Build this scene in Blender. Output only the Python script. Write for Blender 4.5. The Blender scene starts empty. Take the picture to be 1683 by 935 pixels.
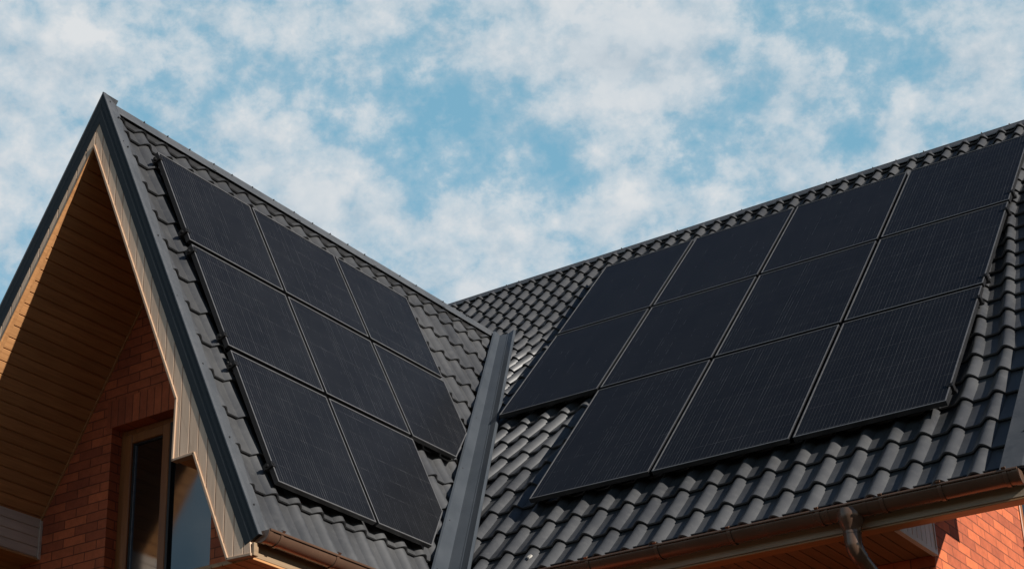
import bpy, bmesh, math, random
from mathutils import Vector as V, Matrix
random.seed(7)
R = math.radians
scn = bpy.context.scene
COL = scn.collection

# ------------------------------------------------------------------ helpers
class MB:
    def __init__(self): self.v = []; self.f = []; self.uv = {}; self.smooth = None
    def add(self, vs, fs):
        o = len(self.v); self.v += [V(p) for p in vs]; self.f += [tuple(o + i for i in f) for f in fs]
    def prism(self, poly, vec):
        n = len(poly); a = [V(p) for p in poly]; b = [p + V(vec) for p in a]
        self.add(a + b, [tuple(range(n)), tuple(range(2 * n - 1, n - 1, -1))] + [(i, n + i, n + (i + 1) % n, (i + 1) % n) for i in range(n)])
    def box(self, lo, hi):
        x0, y0, z0 = lo; x1, y1, z1 = hi
        self.prism([(x0, y0, z0), (x1, y0, z0), (x1, y1, z0), (x0, y1, z0)], (0, 0, z1 - z0))
    def loft(self, rings, closed=True, caps=True):
        n = len(rings[0]); vs = [p for r in rings for p in r]; fs = []
        for k in range(len(rings) - 1):
            for i in range(n if closed else n - 1):
                j = (i + 1) % n; fs.append((k * n + i, k * n + j, (k + 1) * n + j, (k + 1) * n + i))
        if caps and closed:
            fs.append(tuple(range(n - 1, -1, -1))); fs.append(tuple((len(rings) - 1) * n + i for i in range(n)))
        self.add(vs, fs)
    def tube(self, pts, rad, n=16, caps=True, flat=1.0):
        pts = [V(p) for p in pts]; rings = []
        if not isinstance(rad, (list, tuple)): rad = [rad] * len(pts)
        ref = V((1, 0, 0))
        for k, p in enumerate(pts):
            t = (pts[min(k + 1, len(pts) - 1)] - pts[max(k - 1, 0)]).normalized()
            a = (ref - t * ref.dot(t)).normalized(); b = t.cross(a)
            rings.append([p + a * math.cos(2 * math.pi * i / n) * rad[k] + b * math.sin(2 * math.pi * i / n) * rad[k] * flat for i in range(n)])
        self.loft(rings, True, caps)

def link(o, parent):
    COL.objects.link(o)
    if parent: o.parent = parent
    return o
def root_loc(parent):
    l = V((0, 0, 0))
    while parent: l = l + parent.location; parent = parent.parent
    return l
def build(name, mb, mat, parent=None, smooth=False, angle=35, bevel=0, label=None):
    off = root_loc(parent)
    me = bpy.data.meshes.new(name)
    me.from_pydata([p - off for p in mb.v], [], mb.f)
    bm = bmesh.new(); bm.from_mesh(me)
    bmesh.ops.recalc_face_normals(bm, faces=bm.faces) if not getattr(mb, 'keep', False) else None
    bm.to_mesh(me); bm.free()
    if mb.uv:
        ul = me.uv_layers.new(name='UVMap')
        for poly in me.polygons:
            for li in poly.loop_indices:
                vi = me.loops[li].vertex_index
                ul.data[li].uv = mb.uv.get(vi, (0, 0))
    me.materials.append(mat)
    if smooth:
        me.polygons.foreach_set('use_smooth', [True] * len(me.polygons))
        me.set_sharp_from_angle(angle=R(angle))
    o = bpy.data.objects.new(name, me)
    if bevel:
        m = o.modifiers.new('bevel', 'BEVEL'); m.width = bevel; m.segments = 1; m.limit_method = 'ANGLE'; m.angle_limit = R(40)
    if label: o['label'] = label
    return link(o, parent)
def thing(name, label, cat, loc, group=None):
    o = bpy.data.objects.new(name, None); o.location = loc; o.empty_display_size = .2
    o['label'] = label; o['category'] = cat
    if group: o['group'] = group
    return link(o, None)
def copy_part(src, parent, delta):
    o = src.copy(); COL.objects.link(o); o.parent = parent; o.location = V(src.location) + V(delta); return o

def clip(poly, n, c):            # keep points with n.p <= c  (tuples of any dimension)
    out = []
    for i in range(len(poly)):
        a, b = poly[i], poly[(i + 1) % len(poly)]
        da = sum(x * y for x, y in zip(a, n)) - c; db = sum(x * y for x, y in zip(b, n)) - c
        if da <= 0: out.append(a)
        if (da < 0 < db) or (db < 0 < da):
            t = da / (da - db); out.append(tuple(x + (y - x) * t for x, y in zip(a, b)))
    return out

# ------------------------------------------------------------------ materials
def new_mat(name):
    m = bpy.data.materials.new(name); m.use_nodes = True
    nt = m.node_tree; b = nt.nodes['Principled BSDF']
    return m, nt, b
def nd(nt, t, **kw):
    n = nt.nodes.new(t)
    for k, v in kw.items():
        if k.startswith('i_'):
            key = k[2:]; n.inputs[int(key) if key.isdigit() else key].default_value = v
        else: setattr(n, k, v)
    return n
def L(nt, a, ao, b, bi): nt.links.new(a.outputs[ao], b.inputs[bi])
def mathn(nt, op, a=None, b=None, c=None):
    n = nt.nodes.new('ShaderNodeMath'); n.operation = op
    for i, x in enumerate((a, b, c)):
        if x is None: continue
        if isinstance(x, (int, float)): n.inputs[i].default_value = x
        else: nt.links.new(x, n.inputs[i])
    return n.outputs[0]
def ramp(nt, fac, stops):
    n = nt.nodes.new('ShaderNodeValToRGB'); cr = n.color_ramp
    while len(cr.elements) < len(stops): cr.elements.new(.5)
    for e, (p, c) in zip(cr.elements, stops): e.position = p; e.color = (*c, 1) if len(c) == 3 else c
    nt.links.new(fac, n.inputs[0]); return n.outputs[0]

def metal_sheet(name, c0, c1, rough, spec=.5, scale=3.0, bump=.004, dirt=.35):
    m, nt, b = new_mat(name)
    tc = nd(nt, 'ShaderNodeTexCoord')
    n1 = nd(nt, 'ShaderNodeTexNoise', i_Scale=scale, i_Detail=6.0, i_Roughness=.62)
    L(nt, tc, 'Object', n1, 'Vector')
    col = ramp(nt, n1.outputs[0], [(.3, c0), (.7, c1)])
    n2 = nd(nt, 'ShaderNodeTexNoise', i_Scale=scale * 9, i_Detail=4.0, i_Roughness=.7); L(nt, tc, 'Object', n2, 'Vector')
    dust = ramp(nt, n2.outputs[0], [(.50, (0, 0, 0)), (.78, (1, 1, 1))])
    mx = nd(nt, 'ShaderNodeMix', data_type='RGBA'); nt.links.new(mathn(nt, 'MULTIPLY', dust, dirt), mx.inputs[0])
    nt.links.new(col, mx.inputs[6]); mx.inputs[7].default_value = (min(1, c1[0] * 1.7 + .01), min(1, c1[1] * 1.65 + .01), min(1, c1[2] * 1.6 + .01), 1)
    nt.links.new(mx.outputs[2], b.inputs['Base Color'])
    nt.links.new(mathn(nt, 'ADD', mathn(nt, 'MULTIPLY', n1.outputs[0], .22), rough - .1), b.inputs['Roughness'])
    b.inputs['Specular IOR Level'].default_value = spec
    bp = nd(nt, 'ShaderNodeBump', i_Strength=.35, i_Distance=bump); nt.links.new(n1.outputs[0], bp.inputs['Height'])
    L(nt, bp, 0, b, 'Normal')
    return m

def wood(name, c0, c1, axis, rough=.5, tone=.25):
    m, nt, b = new_mat(name)
    tc = nd(nt, 'ShaderNodeTexCoord'); mp = nd(nt, 'ShaderNodeMapping')
    s = [42, 42, 42]; s[axis] = 2.2; mp.inputs['Scale'].default_value = s
    geo = nd(nt, 'ShaderNodeNewGeometry')
    off = nd(nt, 'ShaderNodeCombineXYZ'); nt.links.new(mathn(nt, 'MULTIPLY', geo.outputs['Random Per Island'], 37.), off.inputs[0]); nt.links.new(mathn(nt, 'MULTIPLY', geo.outputs['Random Per Island'], 91.), off.inputs[2])
    va = nd(nt, 'ShaderNodeVectorMath', operation='ADD'); L(nt, tc, 'Object', va, 0); L(nt, off, 0, va, 1)
    L(nt, va, 0, mp, 'Vector')
    n1 = nd(nt, 'ShaderNodeTexNoise', i_Scale=1.0, i_Detail=5.0, i_Roughness=.6, i_Distortion=.6); L(nt, mp, 0, n1, 'Vector')
    n2 = nd(nt, 'ShaderNodeTexNoise', i_Scale=2.3, i_Detail=3.0); L(nt, tc, 'Object', n2, 'Vector')
    f = mathn(nt, 'ADD', mathn(nt, 'MULTIPLY', n1.outputs[0], .75), mathn(nt, 'MULTIPLY', n2.outputs[0], .25))
    col = ramp(nt, f, [(.32, c0), (.66, c1)])
    hs = nd(nt, 'ShaderNodeHueSaturation'); nt.links.new(col, hs.inputs['Color'])
    nt.links.new(mathn(nt, 'ADD', mathn(nt, 'MULTIPLY', geo.outputs['Random Per Island'], tone), 1 - tone / 2), hs.inputs['Value'])
    L(nt, hs, 0, b, 'Base Color'); b.inputs['Roughness'].default_value = rough
    bp = nd(nt, 'ShaderNodeBump', i_Strength=.25, i_Distance=.002); nt.links.new(n1.outputs[0], bp.inputs['Height']); L(nt, bp, 0, b, 'Normal')
    return m

def plain(name, col, rough, metallic=0., spec=.5, var=.18, scale=14., ior=None):
    m, nt, b = new_mat(name)
    tc = nd(nt, 'ShaderNodeTexCoord'); n1 = nd(nt, 'ShaderNodeTexNoise', i_Scale=scale, i_Detail=4.0); L(nt, tc, 'Object', n1, 'Vector')
    lo = [c * (1 - var) for c in col]; hi = [min(1, c * (1 + var)) for c in col]
    nt.links.new(ramp(nt, n1.outputs[0], [(.3, lo), (.7, hi)]), b.inputs['Base Color'])
    nt.links.new(mathn(nt, 'ADD', mathn(nt, 'MULTIPLY', n1.outputs[0], .15), rough - .07), b.inputs['Roughness'])
    b.inputs['Metallic'].default_value = metallic; b.inputs['Specular IOR Level'].default_value = spec
    if ior: b.inputs['IOR'].default_value = ior
    return m

def brick_mat(name, vertical=False):
    m, nt, b = new_mat(name)
    tc = nd(nt, 'ShaderNodeTexCoord'); geo = nd(nt, 'ShaderNodeNewGeometry')
    sp = nd(nt, 'ShaderNodeSeparateXYZ'); L(nt, tc, 'Object', sp, 0)
    sn = nd(nt, 'ShaderNodeSeparateXYZ'); L(nt, geo, 'Normal', sn, 0)
    isx = mathn(nt, 'GREATER_THAN', mathn(nt, 'ABSOLUTE', sn.outputs[0]), .5)
    u = mathn(nt, 'ADD', mathn(nt, 'MULTIPLY', sp.outputs[1], isx), mathn(nt, 'MULTIPLY', sp.outputs[0], mathn(nt, 'SUBTRACT', 1.0, isx)))
    cb = nd(nt, 'ShaderNodeCombineXYZ')
    if vertical: nt.links.new(sp.outputs[2], cb.inputs[0]); nt.links.new(u, cb.inputs[1])
    else: nt.links.new(u, cb.inputs[0]); nt.links.new(sp.outputs[2], cb.inputs[1])
    nz = nd(nt, 'ShaderNodeTexNoise', i_Scale=9.0, i_Detail=2.0); L(nt, cb, 0, nz, 'Vector')
    wob = nd(nt, 'ShaderNodeVectorMath', operation='MULTIPLY_ADD'); L(nt, nz, 1, wob, 0); wob.inputs[1].default_value = (.006, .006, 0); L(nt, cb, 0, wob, 2)
    bt = nd(nt, 'ShaderNodeTexBrick'); L(nt, wob, 0, bt, 'Vector')
    bt.offset = .5; bt.squash = 1
    for k, v in dict(Scale=1.0).items(): bt.inputs[k].default_value = v
    bt.inputs['Mortar Size'].default_value = .005; bt.inputs['Mortar Smooth'].default_value = .25
    bt.inputs['Brick Width'].default_value = .26; bt.inputs['Row Height'].default_value = .0815 if not vertical else .082
    if vertical: bt.inputs['Brick Width'].default_value = 5.
    bt.inputs['Color1'].default_value = (.58, .140, .050, 1); bt.inputs['Color2'].default_value = (.34, .078, .032, 1); bt.inputs['Mortar'].default_value = (.19, .052, .022, 1)
    n2 = nd(nt, 'ShaderNodeTexNoise', i_Scale=22.0, i_Detail=6.0, i_Roughness=.65); L(nt, cb, 0, n2, 'Vector')
    n3 = nd(nt, 'ShaderNodeTexNoise', i_Scale=5.0, i_Detail=5.0, i_Roughness=.65); L(nt, cb, 0, n3, 'Vector')
    k = mathn(nt, 'ADD', mathn(nt, 'MULTIPLY', n2.outputs[0], .7), mathn(nt, 'MULTIPLY', n3.outputs[0], .8))
    hs = nd(nt, 'ShaderNodeHueSaturation'); nt.links.new(bt.outputs['Color'], hs.inputs['Color'])
    nt.links.new(mathn(nt, 'ADD', k, .27), hs.inputs['Value'])
    L(nt, hs, 0, b, 'Base Color'); b.inputs['Roughness'].default_value = .82
    h = mathn(nt, 'SUBTRACT', mathn(nt, 'MULTIPLY', n2.outputs[0], .35), bt.outputs['Fac'])
    bp = nd(nt, 'ShaderNodeBump', i_Strength=.8, i_Distance=.006); nt.links.new(h, bp.inputs['Height']); L(nt, bp, 0, b, 'Normal')
    return m

def panel_mat():
    m, nt, b = new_mat('solar_cells')
    uvn = nd(nt, 'ShaderNodeUVMap'); sp = nd(nt, 'ShaderNodeSeparateXYZ'); L(nt, uvn, 0, sp, 0)
    u, v = sp.outputs[0], sp.outputs[1]
    oi = nd(nt, 'ShaderNodeObjectInfo'); rnd = oi.outputs['Random']
    def lines(x, pitch, width, seed, lo, hi, along, jitter=.0):
        nw = nd(nt, 'ShaderNodeTexNoise', i_Scale=1.3, i_Detail=1.0)
        cw = nd(nt, 'ShaderNodeCombineXYZ'); nt.links.new(along, cw.inputs[0]); nt.links.new(mathn(nt, 'MULTIPLY', x, 3.0), cw.inputs[1]); nt.links.new(mathn(nt, 'ADD', mathn(nt, 'MULTIPLY', rnd, 50.), seed), cw.inputs[2]); L(nt, cw, 0, nw, 0)
        xx = mathn(nt, 'ADD', x, mathn(nt, 'MULTIPLY', mathn(nt, 'SUBTRACT', nw.outputs[0], .5), jitter))
        q = mathn(nt, 'DIVIDE', xx, pitch); fr = mathn(nt, 'FRACT', q); idx = mathn(nt, 'FLOOR', q)
        d = mathn(nt, 'MULTIPLY', mathn(nt, 'ABSOLUTE', mathn(nt, 'SUBTRACT', fr, .5)), pitch)
        ln = mathn(nt, 'LESS_THAN', d, width / 2)
        cv = nd(nt, 'ShaderNodeCombineXYZ'); nt.links.new(idx, cv.inputs[0]); nt.links.new(mathn(nt, 'ADD', rnd, seed), cv.inputs[1])
        wn = nd(nt, 'ShaderNodeTexWhiteNoise'); L(nt, cv, 0, wn, 0)
        ca = nd(nt, 'ShaderNodeCombineXYZ'); nt.links.new(mathn(nt, 'MULTIPLY', idx, 7.3), ca.inputs[0]); nt.links.new(mathn(nt, 'MULTIPLY', along, 5.0), ca.inputs[1]); nt.links.new(rnd, ca.inputs[2])
        na = nd(nt, 'ShaderNodeTexNoise', i_Scale=1.0, i_Detail=3.0, i_Roughness=.8); L(nt, ca, 0, na, 0)
        amp = mathn(nt, 'MULTIPLY', mathn(nt, 'ADD', .45, mathn(nt, 'MULTIPLY', mathn(nt, 'POWER', wn.outputs[0], 2.0), .55)), ramp(nt, na.outputs[0], [(lo, (0.35, .35, .35)), (hi, (1, 1, 1))]))
        return mathn(nt, 'MULTIPLY', ln, amp)
    la = lines(u, .0293, .0042, 1., .38, .68, v, .012)
    lb = lines(v, .192, .0046, 5., .45, .72, u, .012)
    spk = nd(nt, 'ShaderNodeTexNoise', i_Scale=46.0, i_Detail=2.0); L(nt, uvn, 0, spk, 0)
    sk = ramp(nt, spk.outputs[0], [(.74, (0, 0, 0)), (.80, (.5, .5, .5))])
    tot = mathn(nt, 'ADD', la, mathn(nt, 'MULTIPLY', lb, .75))
    tot = mathn(nt, 'ADD', tot, mathn(nt, 'MULTIPLY', sk, .25))
    n1 = nd(nt, 'ShaderNodeTexNoise', i_Scale=2.2, i_Detail=5.0); L(nt, uvn, 0, n1, 0)
    base = ramp(nt, n1.outputs[0], [(.3, (.0078, .0086, .0108)), (.72, (.0118, .0127, .0152))])
    mx = nd(nt, 'ShaderNodeMix', data_type='RGBA'); nt.links.new(tot, mx.inputs[0]); nt.links.new(base, mx.inputs[6]); mx.inputs[7].default_value = (.074, .075, .078, 1)
    nt.links.new(mx.outputs[2], b.inputs['Base Color'])
    nt.links.new(mathn(nt, 'ADD', mathn(nt, 'MULTIPLY', n1.outputs[0], .14), .13), b.inputs['Roughness'])
    b.inputs['IOR'].default_value = 1.30
    bp = nd(nt, 'ShaderNodeBump', i_Strength=.12, i_Distance=.002); nt.links.new(n1.outputs[0], bp.inputs['Height']); L(nt, bp, 0, b, 'Normal')
    return m

M_TILE = metal_sheet('anthracite_tile_metal', (.036, .0375, .041), (.068, .0695, .072), .38, spec=1.0, scale=1.6, bump=.002, dirt=.30)
M_FLASH = metal_sheet('anthracite_flashing', (.060, .066, .074), (.085, .090, .098), .42, spec=.5, scale=4., bump=.0015, dirt=.30)
M_VALLEY = metal_sheet('blue_grey_valley_metal', (.044, .052, .062), (.060, .069, .080), .36, spec=.6, scale=2.5, bump=.001, dirt=.12)
M_BARGE = metal_sheet('anthracite_barge_face', (.009, .012, .015), (.014, .018, .022), .55, spec=.3, scale=3., bump=.001, dirt=.25)
M_FASCIA = wood('weathered_pine_cladding', (.66, .45, .305), (.84, .61, .435), 2, .62, .16)
M_EAVE = wood('tan_eave_board', (.22, .145, .082), (.31, .21, .125), 1, .6, .1)
M_TRIM = wood('pale_trim_bead', (.36, .235, .15), (.48, .325, .215), 2, .5, .10)
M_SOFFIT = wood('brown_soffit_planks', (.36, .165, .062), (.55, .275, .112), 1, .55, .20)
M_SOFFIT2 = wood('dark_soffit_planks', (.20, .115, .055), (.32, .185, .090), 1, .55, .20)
M_SOFFITX = wood('brown_soffit_trim', (.30, .15, .06), (.44, .235, .10), 0, .50, .20)
M_BOXFACE = wood('grey_brown_cladding', (.50, .41, .34), (.66, .55, .46), 1, .40, .16)
M_SLAT = wood('pale_grey_slats', (.66, .66, .64), (.78, .77, .75), 2, .6, .15)
M_BRICK = brick_mat('red_brick')
M_SOLDIER = brick_mat('red_soldier_brick', True)
M_GUTTER = plain('copper_brown_gutter', (.140, .082, .055), .25, 0.30, .6, .12, 5.)
M_WINWOOD = wood('golden_oak_window_frame', (.21, .070, .017), (.32, .115, .031), 2, .42, .1)
M_GLASS = plain('dark_window_glass', (.004, .005, .006), .07, 0., .5, .05, 3., 2.1)
M_GASKET_SHADE = plain('black_gasket_and_shade', (.012, .012, .013), .5)  # window gaskets, and plates that imitate shade at ridge and eave
M_STEEL = plain('light_spacer_metal', (.35, .37, .40), .4, .8)
M_FRAME = plain('black_anodised_frame', (.013, .0135, .015), .42, .0, .5, .12, 9.)
M_LIP_GLINT = plain('frame_lip_sun_glint', (.17, .17, .175), .30, .4, .6, .15, 20.)  # lip of the black frame painted grey to imitate sun on its edge
M_CELL = panel_mat()
M_CLAMP = plain('black_clamp', (.015, .015, .016), .42, .3)
M_SCREW = plain('dark_screw_head', (.03, .03, .032), .5, .3)
M_PALE = plain('pale_spot', (.50, .47, .42), .8)

# ------------------------------------------------------------------ roof planes (metres, camera at x=y=0)
A_, B_ = 1.1620449702, 0.8332483446
PL, PR = V((-8.882257, 8.829930, 9.007755)), V((-7.850399, 14.799282, 10.158785))
nL, dL = V((math.sin(A_), 0, math.cos(A_))), V((math.cos(A_), 0, -math.sin(A_)))
nR, dR = V((0, -math.sin(B_), math.cos(B_))), V((0, -math.cos(B_), -math.sin(B_)))
AY, AX = V((0, 1, 0)), V((1, 0, 0))
def LP(y, v, n=0.): return V((PL.x, y, PL.z)) + dL * v + nL * n          # left wing slope, facing +X
def RP(x, v, n=0.): return V((x, PR.y, PR.z)) + dR * v + nR * n          # main slope, facing the viewer
PAN = -.14
YF = 8.456          # front plane of the gable
RX = -9.152         # wing ridge
RY = 15.335         # main ridge
C_ = R(57.3)        # hidden slope of the wing
nB, dB = V((-math.sin(C_), 0, math.cos(C_))), V((-math.cos(C_), 0, -math.sin(C_)))
PB = V((RX, YF, 0)); PB.z = (PL + nL * PAN).z - (RX - (PL + nL * PAN).x) * math.tan(A_)
PBt = PB.copy()
def BP(y, v, n=0.): return V((PB.x, y, PB.z)) + dB * v + nB * n
# valley line through the intersection of both pan planes
vdir = nL.cross(nR); vdir.normalize()
if vdir.z < 0: vdir = -vdir
def valley_point(off):
    a = nL.dot(PL) + off; b = nR.dot(PR) + off
    x0 = None
    # solve nL.p=a, nR.p=b, p.z=7
    px = (a - nL.z * 7) / nL.x; py = (b - nR.z * 7) / nR.y
    return V((px, py, 7))
VP0 = valley_point(PAN)
vn = V((vdir.y, -vdir.x, 0)).normalized()          # horizontal normal of the vertical valley plane, towards +X
if vn.x < 0: vn = -vn

# ------------------------------------------------------------------ the setting
g = MB(); g.add([(-900, -900, 0), (900, -900, 0), (900, 900, 0), (-900, 900, 0)], [(0, 1, 2, 3)])
mg, nt, b = new_mat('dry_ground'); tcg = nd(nt, 'ShaderNodeTexCoord')
n1 = nd(nt, 'ShaderNodeTexNoise', i_Scale=.35, i_Detail=8.0, i_Roughness=.7); L(nt, tcg, 'Object', n1, 0)
nt.links.new(ramp(nt, n1.outputs[0], [(.3, (.036, .026, .016)), (.7, (.058, .043, .028))]), b.inputs['Base Color']); b.inputs['Roughness'].default_value = .95; b.inputs['Specular IOR Level'].default_value = 0.
go = build('ground', g, mg); go['kind'] = 'structure'

house = thing('brick_house', 'red brick house with steep anthracite tiled roofs, timber clad front gable and brown gutters', 'house', (-7.0, 11.0, 0))

# ------------------------------------------------------------------ tiled roof sheets
def sm(x): x = max(0., min(1., x)); return x * x * (3 - 2 * x)
def prof_left(t):   # sharp valley at t=0, straight flank, rounded roll, long fall to the flat pan
    if t < .27: return math.sin(math.pi / 2 * t / .27) ** .92
    if t < .58: return .05 + .95 * (1 - sm((t - .27) / .31)) ** .9
    return .05 * (1 - (t - .58) / .42)
def prof_main(t):   # roll ends sharply at t=1
    return prof_left(1 - t)
def tile_sheet(P, ufun, n_wave, vs, amp, step, prof, clips=()):
    tl = [0, .03, .06, .10, .14, .18, .225, .27, .315, .36, .405, .45, .50, .54, .58, .72, .88]
    ts = tl if prof is prof_left else sorted(0. if x == 0 else 1 - x for x in tl)
    ph = [k + t for k in range(n_wave[0], n_wave[1]) for t in ts] + [float(n_wave[1])]
    H = [amp * prof(p - math.floor(p)) if p != n_wave[1] else amp * prof(0) for p in ph]
    rows = []
    for r in range(len(vs) - 1):
        v0, v1 = vs[r], vs[r + 1]
        for q, fr in enumerate((0, .45, .86, 1.0)):
            v = v0 + (v1 - v0) * fr - (.014 if (q == 0 and r) else 0)
            rows.append((v, step * (fr ** 1.25)))
        rows.append((v1 + .001, step - .012))          # thickness of the lip
    n = len(ph); verts = []; faces = []
    for v, h in rows:
        for p, hh in zip(ph, H):
            verts.append(P(ufun(p, v), v, PAN + hh + h))
    for k in range(len(rows) - 1):
        for i in range(n - 1): faces.append((k * n + i, k * n + i + 1, (k + 1) * n + i + 1, (k + 1) * n + i))
    bm = bmesh.new(); bv = [bm.verts.new(p) for p in verts]
    for fc in faces: bm.faces.new([bv[i] for i in fc])
    for co, no in clips:
        bmesh.ops.bisect_plane(bm, geom=bm.verts[:] + bm.edges[:] + bm.faces[:], plane_co=co, plane_no=no, clear_outer=True)
    bm.normal_update(); bm.verts.index_update()
    mb = MB(); mb.v = [v.co.copy() for v in bm.verts]; mb.f = [tuple(v.index for v in fc.verts) for fc in bm.faces]; mb.keep = True
    bm.free(); return mb
def flip_check(mb, n):
    f = mb.f[len(mb.f) // 2]; a, b_, c = (mb.v[f[0]], mb.v[f[1]], mb.v[f[2]])
    if (b_ - a).cross(c - a).dot(n) < 0: mb.f = [tuple(reversed(x)) for x in mb.f]

AMP, STEP = .046, .029
vsL = [-.345, -.23, -.17 + .0, .117, .423, .743, 1.06, 1.376, 1.709, 2.041, 2.381, 2.735, 3.079, 3.437, 3.83]
vsL = [-.372, -.325, -.17, .117, .423, .743, 1.06, 1.376, 1.709, 2.041, 2.381, 2.735, 3.079, 3.437, 3.85]
sheet = tile_sheet(LP, lambda p, v: 8.798 + .2530 * p, (-1, 26), vsL, AMP, STEP, prof_left,
                   [(V((0, YF + .012, 0)), V((0, -1, 0))), (VP0 - vn * .045, vn), ])
flip_check(sheet, nL)
roofL = build('roof_slope', sheet, M_TILE, house, smooth=True, angle=32, label='anthracite tiled slope of the front wing, facing the sun')

def wv(v):
    pts = [(-.8, .1785), (1.0, .1735), (1.6, .1775), (4.3, .2285), (4.9, .2325), (6.3, .2325)]
    for (a, x), (c, y) in zip(pts, pts[1:]):
        if v <= c:
            t = max(0, min(1, (v - a) / (c - a))); return x + (y - x) * t
    return pts[-1][1]
vsR = [-.70, -.56, -.34, -.09, .16, .41, .66, .905, 1.155, 1.405, 1.67, 1.962, 2.254, 2.53, 2.80, 3.08, 3.355, 3.665, 3.99, 4.33, 4.668, 5.015, 5.398, 5.770, 6.13]
um = lambda p, v: -4.74 + (p - .73) * wv(v)
s1 = tile_sheet(RP, um, (-28, 12), vsR, AMP, STEP, prof_main,
                [(V((-3.01, 0, 0)), V((1, 0, 0))), (VP0 + vn * .02, -vn)])
s2 = tile_sheet(RP, um, (-46, -17), vsR[:12], AMP, STEP, prof_main,
                [(VP0 + vn * .02, vn), (V((-12.6, 0, 0)), V((-1, 0, 0)))])
flip_check(s1, nR); flip_check(s2, nR)
o = len(s1.v); s1.v += s2.v; s1.f += [tuple(i + o for i in f) for f in s2.f]
roofR = build('roof_slope', s1, M_TILE, house, smooth=True, angle=32, label='anthracite tiled main slope under the wide solar array')
sb = tile_sheet(BP, lambda p, v: 8.8 + .253 * p, (-1, 24), [-.004 + .34 * k for k in range(14)], AMP, STEP, prof_left, [(V((0, YF + .012, 0)), V((0, -1, 0)))])
# hidden faces of both roofs (seen only edge-on, they close the attic)
PB2 = PB
sb.keep = True; flip_check(sb, nB)
sb.v = [p - nB * PAN for p in sb.v]
build('roof_slope', sb, M_TILE, house, smooth=True, label='far slope of the front wing, seen only along its edge')
back = MB(); zr = RP(0, -.80, PAN).z; yr = RP(0, -.80, PAN).y
back.prism([(-12.6, RY, 10.53), (-3.0, RY, 10.53), (-3.0, RY + 4.6, 5.45), (-12.6, RY + 4.6, 5.45)], (0, .0, -.05))
build('roof_slope', back, M_TILE, house, label='rear slope behind the main ridge')
mb = MB(); mb.prism([RP(-7.3, 6.085, -.16), RP(-7.3, 6.085, -.100), RP(-7.3, 6.095, -.100), RP(-7.3, 6.095, -.16)], (4.27, 0, 0)); build('eave_hole_shade', mb, M_GASKET_SHADE, house)  # black plate added so the open tile ends look shaded
mb = MB(); mb.prism([LP(8.52, 3.80, -.16), LP(8.52, 3.80, -.100), LP(8.52, 3.81, -.100), LP(8.52, 3.81, -.16)], (0, 2.0, 0)); build('eave_hole_shade', mb, M_GASKET_SHADE, house)
pale = MB()
c = RP(-6.779, 5.935, -.070)
ring = []
for i in range(14):
    aa = 2 * math.pi * i / 14; rr = 1 + .25 * math.sin(3.1 * i)
    ring.append(c + AX * .021 * rr * math.cos(aa) + dR * .026 * rr * math.sin(aa) - nR * .012)
pale.loft([ring, [c + (p - c) * .7 + nR * .006 for p in ring]])
build('pale_spot', pale, M_PALE, roofR)

# ------------------------------------------------------------------ ridge caps
def ridge_cap(name, a0, a1, wing1, wing2, label):
    # a0,a1: apex points; wing vectors (down slope) for both sides
    mb = MB(); t = .006
    a0, a1 = V(a0), V(a1)
    ax = (a1 - a0).normalized()
    up = V((0, 0, 1))
    prof = [wing1 * 1.0 - up * .0, wing1 * .93 + up * .004, wing1 * .16 + up * .004, V((0, 0, .012)), wing2 * .16 + up * .004, wing2 * .93 + up * .004, wing2 * 1.0]
    inn = [p - up * .010 for p in reversed(prof)]
    pr_ = prof + inn
    nseg = 5; rings = []
    for k in range(nseg):
        s0 = a0 + (a1 - a0) * (k / nseg); s1_ = a0 + (a1 - a0) * ((k + 1) / nseg) + (ax * .05 if k < nseg - 1 else V((0, 0, 0)))
        lift = up * (.0035 * (k % 2))
        mb.loft([[s0 + p + lift for p in pr_], [s1_ + p + lift for p in pr_]])
    return build('ridge_cap', mb, M_FLASH, house, label=label)
zapL = 9.415
mb = MB(); mb.prism([(RX - .003, 8.52, zapL - .17), (RX + .003, 8.52, zapL - .17), (RX + .003, 8.52, zapL - .004), (RX - .003, 8.52, zapL - .004)], (0, 5.7, 0))
build('ridge_gap_shade', mb, M_GASKET_SHADE, house)  # black plate closes the ridge, stands in for shade under the cap
mb = MB(); mb.prism([(-12.5, RY - .003, 10.40), (-12.5, RY + .003, 10.40), (-12.5, RY + .003, 10.60), (-12.5, RY - .003, 10.60)], (9.48, 0, 0))
build('ridge_gap_shade', mb, M_GASKET_SHADE, house)
capL = ridge_cap('ridge_cap', (RX, 8.60, zapL), (RX, 14.30, zapL), dL * .066, dB * .10, 'dark ridge capping of the front wing')
capR = ridge_cap('ridge_cap', (-12.6, RY, 10.605), (-2.99, RY, 10.605), dR * .080, V((0, math.cos(B_), -math.sin(B_))) * .10, 'dark ridge capping along the main roof')
def screw_mb(p, n, r=.009, h=.007):
    mb = MB(); n = V(n).normalized(); a = n.cross(V((.3, .9, .1))).normalized(); b_ = n.cross(a); p = V(p)
    mk = lambda rr, hh: [p + a * rr * math.cos(i * math.pi / 4) + b_ * rr * math.sin(i * math.pi / 4) + n * hh for i in range(8)]
    mb.loft([mk(r * 1.35, -.004), mk(r * 1.35, .0015), mk(r, .002), mk(r * .9, h)]); return mb
def screws(pts, n, parent, r=.009, h=.008):
    first = None
    for p in pts:
        if first is None: first = build('screw', screw_mb(p, n, r, h), M_SCREW, parent); p0 = V(p)
        else: copy_part(first, parent, V(p) - p0)
screws([(RX + .008, y, zapL + .008) for y in (8.92, 9.2, 9.47, 9.775, 10.01, 10.28, 10.57, 10.856, 11.12, 11.38, 11.645, 11.906, 12.47, 12.74, 13.2, 13.62)], (0.3, 0, 1), capL, .005, .006)
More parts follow.
